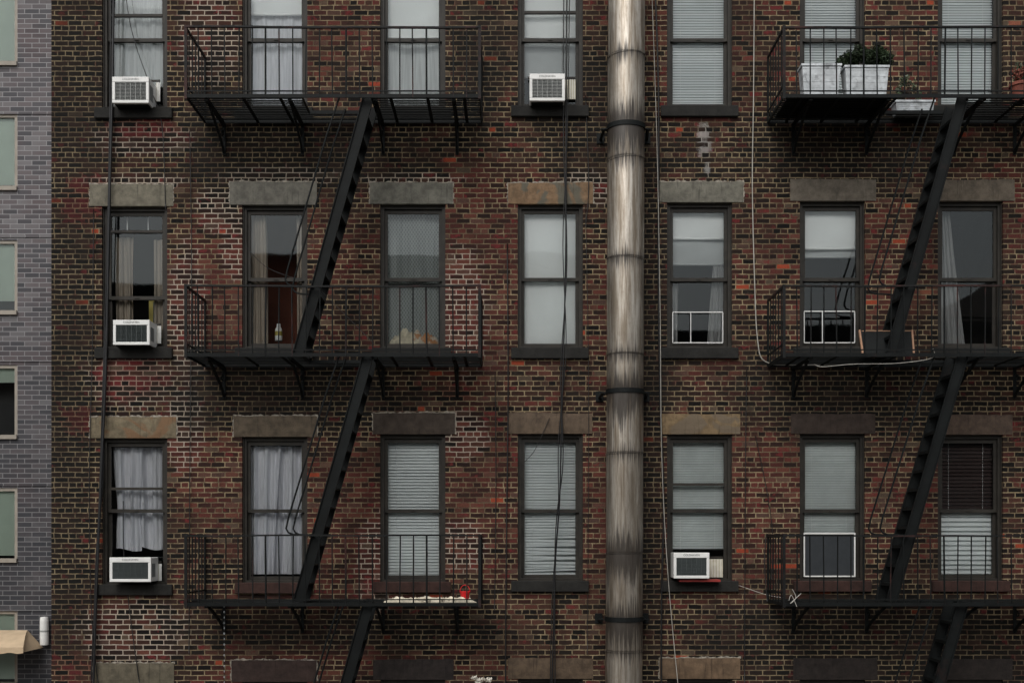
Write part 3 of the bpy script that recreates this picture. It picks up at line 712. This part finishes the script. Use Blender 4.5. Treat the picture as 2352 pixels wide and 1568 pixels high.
# red bucket
q=MB(); Y=-.75; bx=PX(1068,Y); z=LV[2]+.006
q.lathe(bx,Y,[(.001,z),(.046,z),(.062,z+.125),(.068,z+.125),(.068,z+.14),(.056,z+.14),(.045,z+.01),(.001,z+.01)],RED,28)
q.tube([(bx+.064*math.cos(t),Y,z+.135+.085*math.sin(t)) for t in [math.pi*k/12 for k in range(13)]],.004,RED); q.obj('red_bucket',smooth=False)
hp=empty('cotton_rag')
for i,(a,b,s) in enumerate(((885,975,1),(930,1050,2),(1000,1092,3))):
    heap('rag_%d'%i,PX(a,-.8),PX(b,-.8),-.965,-.84 if i==2 else -.66,LV[2]+.008,.085,CLOTHW,seed=11+s,nu=60,nv=20,par=hp)
q=MB(); rr=random.Random(5)
for k in range(16):
    x=PX(rr.uniform(890,1060),-.8); y=rr.uniform(-.96,-.7); pts=[]
    for t in range(10):
        pts.append((x,y,LV[2]+.025+.04*abs(math.sin(t*.9+k))*rr.uniform(.5,1))); x+=rr.uniform(-.01,.035); y=max(-.975,min(-.6,y+rr.uniform(-.03,.03)))
    q.tube(pts,.006,CLOTHW,5)
q.obj('rag_fringe',hp)
# leaning framed board
fr=empty('leaning_framed_board'); q=MB()
Y=-.72; xa=PX(1982,Y);xb=PX(2104,Y);z0=LV[1]+.012;hh=.36
def lp(x,h,o=0): return (x,Y+.16*h/hh-o,z0+h)
q.beam(lp(xa,0),lp((xa),hh),.022,.03,WOOD); q.beam(lp(xb-.03,0),lp(xb-.0,hh),.022,.03,WOOD)
q.beam(lp(xa+.03,hh-.01),lp(xb-.02,hh-.01),.010,.02,WOOD,up=(0,1,0)); q.beam(lp(xa+.03,.01),lp(xb-.03,.01),.015,.02,IRON)
q.face([lp(xa,.01),lp(xb,.01),lp(xb,hh-.01),lp(xa,hh-.01)],IRON); q.obj('board',fr)
foliage('white_flowers',[(PX(p,-.5),-.5,PZ(q_,-.5),.05,.05,.03) for p,q_ in((1090,1556),(1106,1560),(1122,1560),(1098,1566))],260,.016,PETAL,None,12)
foliage('flower_foliage',[(PX(1106,-.5),-.5,PZ(1600,-.5),.16,.12,.16)],700,.022,LEAF2,[((PX(1106,-.5),-.5,0.),(PX(1106,-.5),-.5,PZ(1600,-.5)))],13)

# ---------------------------------------------------------------- cables
def smooth_pts(pts,n=8):
    out=[]
    P=[Vector(p) for p in pts]
    for i in range(len(P)-1):
        p0=P[max(i-1,0)];p1=P[i];p2=P[i+1];p3=P[min(i+2,len(P)-1)]
        for k in range(n):
            t=k/n; out.append(.5*((2*p1)+(p2-p0)*t+(2*p0-5*p1+4*p2-p3)*t*t+(3*p1-p0-3*p2+p3)*t**3))
    out.append(P[-1]); return out
def cable(pts,r=.007,m=BLACK,Y=-.03,name='hanging_cable'):
    q=MB(); q.tube(smooth_pts([(PX(p[0],p[2] if len(p)>2 else Y),p[2] if len(p)>2 else Y,PZ(p[1],p[2] if len(p)>2 else Y)) for p in pts]),r,m,5); return q.obj(name,smooth=True)
cable([(262,-130),(258,200),(250,520),(243,850),(232,1100),(222,1350),(210,1700)],.017,Y=-.08)
cable([(268,-130),(255,240),(252,560),(240,830),(236,1100),(220,1300),(214,1700)],.010,Y=-.06)
cable([(256,-130),(250,400),(236,900),(226,1200),(212,1500),(205,1700)],.009,Y=-.05)
cable([(275,-130),(300,60),(345,200),(372,290),(380,480)],.006)
cable([(215,480),(212,800),(205,1100),(210,1400),(225,1568)],.006)
cable([(283,1150),(285,1280),(300,1420),(320,1568)],.006)
cable([(1303,-130),(1300,250),(1300,500),(1297,700),(1290,960),(1285,1150),(1275,1300),(1268,1568),(1265,1750)],.011,Y=-.06)
cable([(1310,-130),(1303,300),(1293,560),(1300,800),(1283,1010),(1282,1180),(1268,1380),(1262,1700)],.007,Y=-.05)
cable([(1296,-130),(1294,300),(1302,600),(1288,850),(1293,1060),(1275,1250),(1276,1700)],.008,Y=-.07)
cable([(1345,220),(1352,420),(1345,520)],.006)
cable([(1262,960),(1230,1030),(1205,1060)],.004)
cable([(436,300),(440,600),(438,840),(436,1100),(434,1500)],.006)
cable([(1165,560),(1167,900),(1163,1250),(1160,1700)],.009)
cable([(1137,860),(1139,1100),(1136,1400)],.006)
cable([(1500,-130),(1512,200),(1512,600),(1516,900),(1524,1150),(1519,1400),(1519,1700)],.012,Y=-.05)
cable([(1493,-130),(1508,300),(1516,700),(1520,1050),(1535,1330),(1560,1600)],.005,LCAB,Y=-.065)
cable([(1733,-130),(1731,200),(1728,420),(1733,640),(1740,780),(1758,830),(1830,838),(1960,836)],.007,LCAB,Y=-.06)
cable([(1715,850),(1712,1100),(1710,1568)],.006)
cable([(1735,1000),(1760,1120),(1775,1230),(1772,1330)],.005)
cable([(1655,1335),(1700,1345),(1760,1365),(1800,1372)],.004,LCAB)
cable([(1870,836,-.9),(1890,842,-1.02),(1960,836,-1.02),(2060,834,-1.0),(2140,822,-.98),(2143,800,-.98)],.0035,LCAB,name='loose_wire')
cable([(1820,1352,-1.02),(1828,1372,-1.02),(1815,1385,-1.02),(1840,1362,-1.02)],.005,LCAB,name='loose_wire')
cable([(1812,1378,-1.02),(1818,1366,-1.02),(1830,1392,-1.02)],.004,LCAB,name='loose_wire')
cable([(1760,1225,-1.),(1756,1290,-1.),(1762,1380,-1.)],.006,BLACK,name='loose_wire')
cable([(1345,470),(1352,900),(1349,1500)],.004)
cable([(560,560),(610,612),(680,640),(720,645)],.004,BLACK,Y=-.3,name='loose_wire')
cable([(730,660,-.9),(790,720,-.85),(860,790,-.9)],.004,BLACK,name='loose_wire')
q=MB(); Y=-.9; x=PX(515,Y); z=PZ(1392,Y); k=0
while z>PZ(1640,Y):
    a=Vector((.007,0,0)) if k%2 else Vector((0,.007,0))
    q.tube([Vector((x,Y,z))+a*math.cos(t)+Vector((0,0,.013*math.sin(t))) for t in [math.pi*2*j/8 for j in range(9)]],.0022,SILL if k%3 else GALV,4); z-=.023; k+=1
q.obj('hanging_chain')

# ---------------------------------------------------------------- grey building, behind-left
gb=empty('grey_brick_building'); GY=10.2
def GX(px): return PX(px,GY)
def GZ(py): return PZ(py,GY)
GT=GZ(-230)
q=MB(); gwin=[(-95,152),(262,438),(552,723),(838,1008),(1120,1291),(1402,1575)]
gx0,gx1=GX(-95),GX(40); XA=-26;XB=-4
cols=[(gx0-5.2,gx0-3.4),(gx0-2.2,gx0-.9),(gx0,gx1)]
prevx=XA
for (a,b) in cols:
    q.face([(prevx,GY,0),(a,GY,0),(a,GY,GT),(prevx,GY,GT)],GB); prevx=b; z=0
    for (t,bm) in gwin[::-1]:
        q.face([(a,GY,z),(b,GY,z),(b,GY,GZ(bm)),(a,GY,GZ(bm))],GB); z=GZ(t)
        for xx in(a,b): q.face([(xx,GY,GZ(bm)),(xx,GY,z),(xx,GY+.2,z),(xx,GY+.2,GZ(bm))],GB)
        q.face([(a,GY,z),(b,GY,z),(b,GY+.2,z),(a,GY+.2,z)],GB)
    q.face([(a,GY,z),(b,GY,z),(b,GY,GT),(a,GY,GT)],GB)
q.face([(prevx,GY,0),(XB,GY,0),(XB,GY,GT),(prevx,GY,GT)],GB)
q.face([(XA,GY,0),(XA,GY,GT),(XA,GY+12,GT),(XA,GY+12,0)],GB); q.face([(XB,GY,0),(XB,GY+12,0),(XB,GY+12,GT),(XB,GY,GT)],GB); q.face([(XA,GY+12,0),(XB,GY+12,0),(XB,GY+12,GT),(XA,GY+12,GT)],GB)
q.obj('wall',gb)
q=MB(); q.box(XA-.1,XB+.1,GY-.15,GY+12.1,GT+.002,GT+.3,SILL); q.obj('roof',gb)
q=MB()
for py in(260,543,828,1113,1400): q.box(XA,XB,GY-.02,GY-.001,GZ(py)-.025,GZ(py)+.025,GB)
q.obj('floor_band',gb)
for (a,b) in cols:
    for (t,bm) in gwin:
        q=MB(); z0=GZ(bm);z1=GZ(t);f=.07
        q.box(a,b,GY-.06,GY+.1,z0,z0+.09,BEIGE); q.box(a,b,GY+.02,GY+.1,z1-f,z1,BEIGE); q.box(a,a+f,GY+.021,GY+.1,z0+.09,z1-f,BEIGE); q.box(b-f,b,GY+.021,GY+.1,z0+.09,z1-f,BEIGE)
        q.face([(a+f,GY+.07,z0+.08),(b-f,GY+.07,z0+.08),(b-f,GY+.07,z1-f),(a+f,GY+.07,z1-f)],GLASS)
        dark=(t==838); cut=z0+.15 if not dark else z0+1.25
        if t==552: cut=z0+.32
        q.face([(a+.02,GY+.11,cut),(b-.02,GY+.11,cut),(b-.02,GY+.11,z1-.03),(a+.02,GY+.11,z1-.03)],GREENB)
        q.face([(a-.1,GY+.6,z0-.1),(b+.1,GY+.6,z0-.1),(b+.1,GY+.6,z1+.1),(a-.1,GY+.6,z1+.1)],ROOM)
        q.obj('window',gb)
lamp=MB(); Y=GY-.12; lx=PX(102,Y)
lamp.lathe(lx,Y,[(.001,PZ(1480,Y)),(.09,PZ(1480,Y)),(.095,PZ(1474,Y)),(.095,PZ(1424,Y)),(.085,PZ(1416,Y)),(.001,PZ(1415,Y))],WHITE,24)
lamp.box(lx-.05,lx+.05,Y+.05,GY-.001,PZ(1460,Y),PZ(1440,Y),WHITE); lamp.lathe(lx,Y,[(.097,PZ(1450,Y)),(.099,PZ(1448,Y)),(.097,PZ(1446,Y))],GREYG,24)
lamp.obj('wall_lamp')
aw=MB(); xa=GX(-260); xb=PX(58,GY-1.); zt=PZ(1446,GY); zb=PZ(1486,GY-1.1)
aw.sheet(lambda u,v:((xa+(xb-.35-xa)*u)*(1-v)+(xa+(xb-xa)*u)*v,GY-.01-1.1*v,zt+(zb-zt)*v+.06*math.sin(math.pi*v)),8,8,CANVAS)
aw.sheet(lambda u,v:(xa+(xb-xa)*u,GY-1.11,zb-.12*v-.012*math.sin(u*60)*v),80,2,CANVAS)
aw.face([(xb-.35,GY-.01,zt),(xb,GY-1.11,zb),(xb,GY-1.11,zb-.1),(xb,GY-.01,zb-.1)],CANVAS)
aw.obj('canvas_awning',smooth=True)

# ---------------------------------------------------------------- across the yard (seen in reflections)
op=empty('brownstone_building'); OY=-44.
OB=pm('brown_render_wall',(.10,.078,.066),.9,0,.3,.6,None,bumps=0)
q=MB(); OW=pm('opposite_window_dark',(.03,.035,.04),.1,0,.2,.6,None,bumps=0)
tops=[(-40,-14,19.),(-14,6,20.5),(6,26,17),(26,50,20)]
for a,b,h in tops:
    q.box(a,b-.004,OY-12,OY,0,h,OB); q.box(a,b-.004,OY+.001,OY+.4,h-.5,h+.1,SILL)
    x=a+1.2
    while x<b-1.6:
        z=1.2
        while z<h-2.6:
            q.box(x,x+1.,OY+.002,OY+.02,z,z+1.8,OW); q.box(x-.1,x+1.1,OY+.002,OY+.12,z-.15,z-.005,BEIGE); z+=3.1
        x+=2.3
q.obj('facade',op)
GR=pm('concrete_ground',(.15,.14,.125),.9,0,.3,.8,(.06,.06,.055),(.5,.7),.3)
q=MB(); q.face([(-400,-400,0),(400,-400,0),(400,400,0),(-400,400,0)],GR); q.obj('ground')

# ---------------------------------------------------------------- light, world, camera
wd=bpy.data.worlds.new('World'); scene.world=wd; wd.use_nodes=True
nt=wd.node_tree; nt.nodes.clear()
sky=nt.nodes.new('ShaderNodeTexSky'); sky.sky_type='NISHITA'; sky.sun_disc=False; sky.sun_elevation=R(48); sky.sun_rotation=R(200); sky.dust_density=4; sky.air_density=1.5
hs=nt.nodes.new('ShaderNodeHueSaturation'); hs.inputs['Saturation'].default_value=.2
bg=nt.nodes.new('ShaderNodeBackground'); bg.inputs['Strength'].default_value=.15
wo=nt.nodes.new('ShaderNodeOutputWorld')
nt.links.new(sky.outputs[0],hs.inputs['Color']); nt.links.new(hs.outputs[0],bg.inputs['Color']); nt.links.new(bg.outputs[0],wo.inputs[0])
sl=bpy.data.lights.new('sun','SUN'); sl.energy=1.2; sl.angle=R(50); sl.color=(1,.975,.94)
so=bpy.data.objects.new('sun',sl); scene.collection.objects.link(so)
az=R(200); el=R(48)
d=Vector((math.sin(az)*math.cos(el),math.cos(az)*math.cos(el),math.sin(el)))
so.rotation_euler=(-d).to_track_quat('-Z','Y').to_euler()
cam=bpy.data.cameras.new('camera'); co=bpy.data.objects.new('camera',cam); scene.collection.objects.link(co)
co.location=(0,-CAMD,CZ); co.rotation_euler=(R(90),0,0); cam.sensor_width=36; cam.lens=36*PM*CAMD/2352; cam.shift_y=(1235-784)/2352
cam.clip_end=1500; cam.clip_start=.1
scene.camera=co
scene.view_settings.view_transform='Standard'; scene.view_settings.look='None'; scene.view_settings.exposure=0
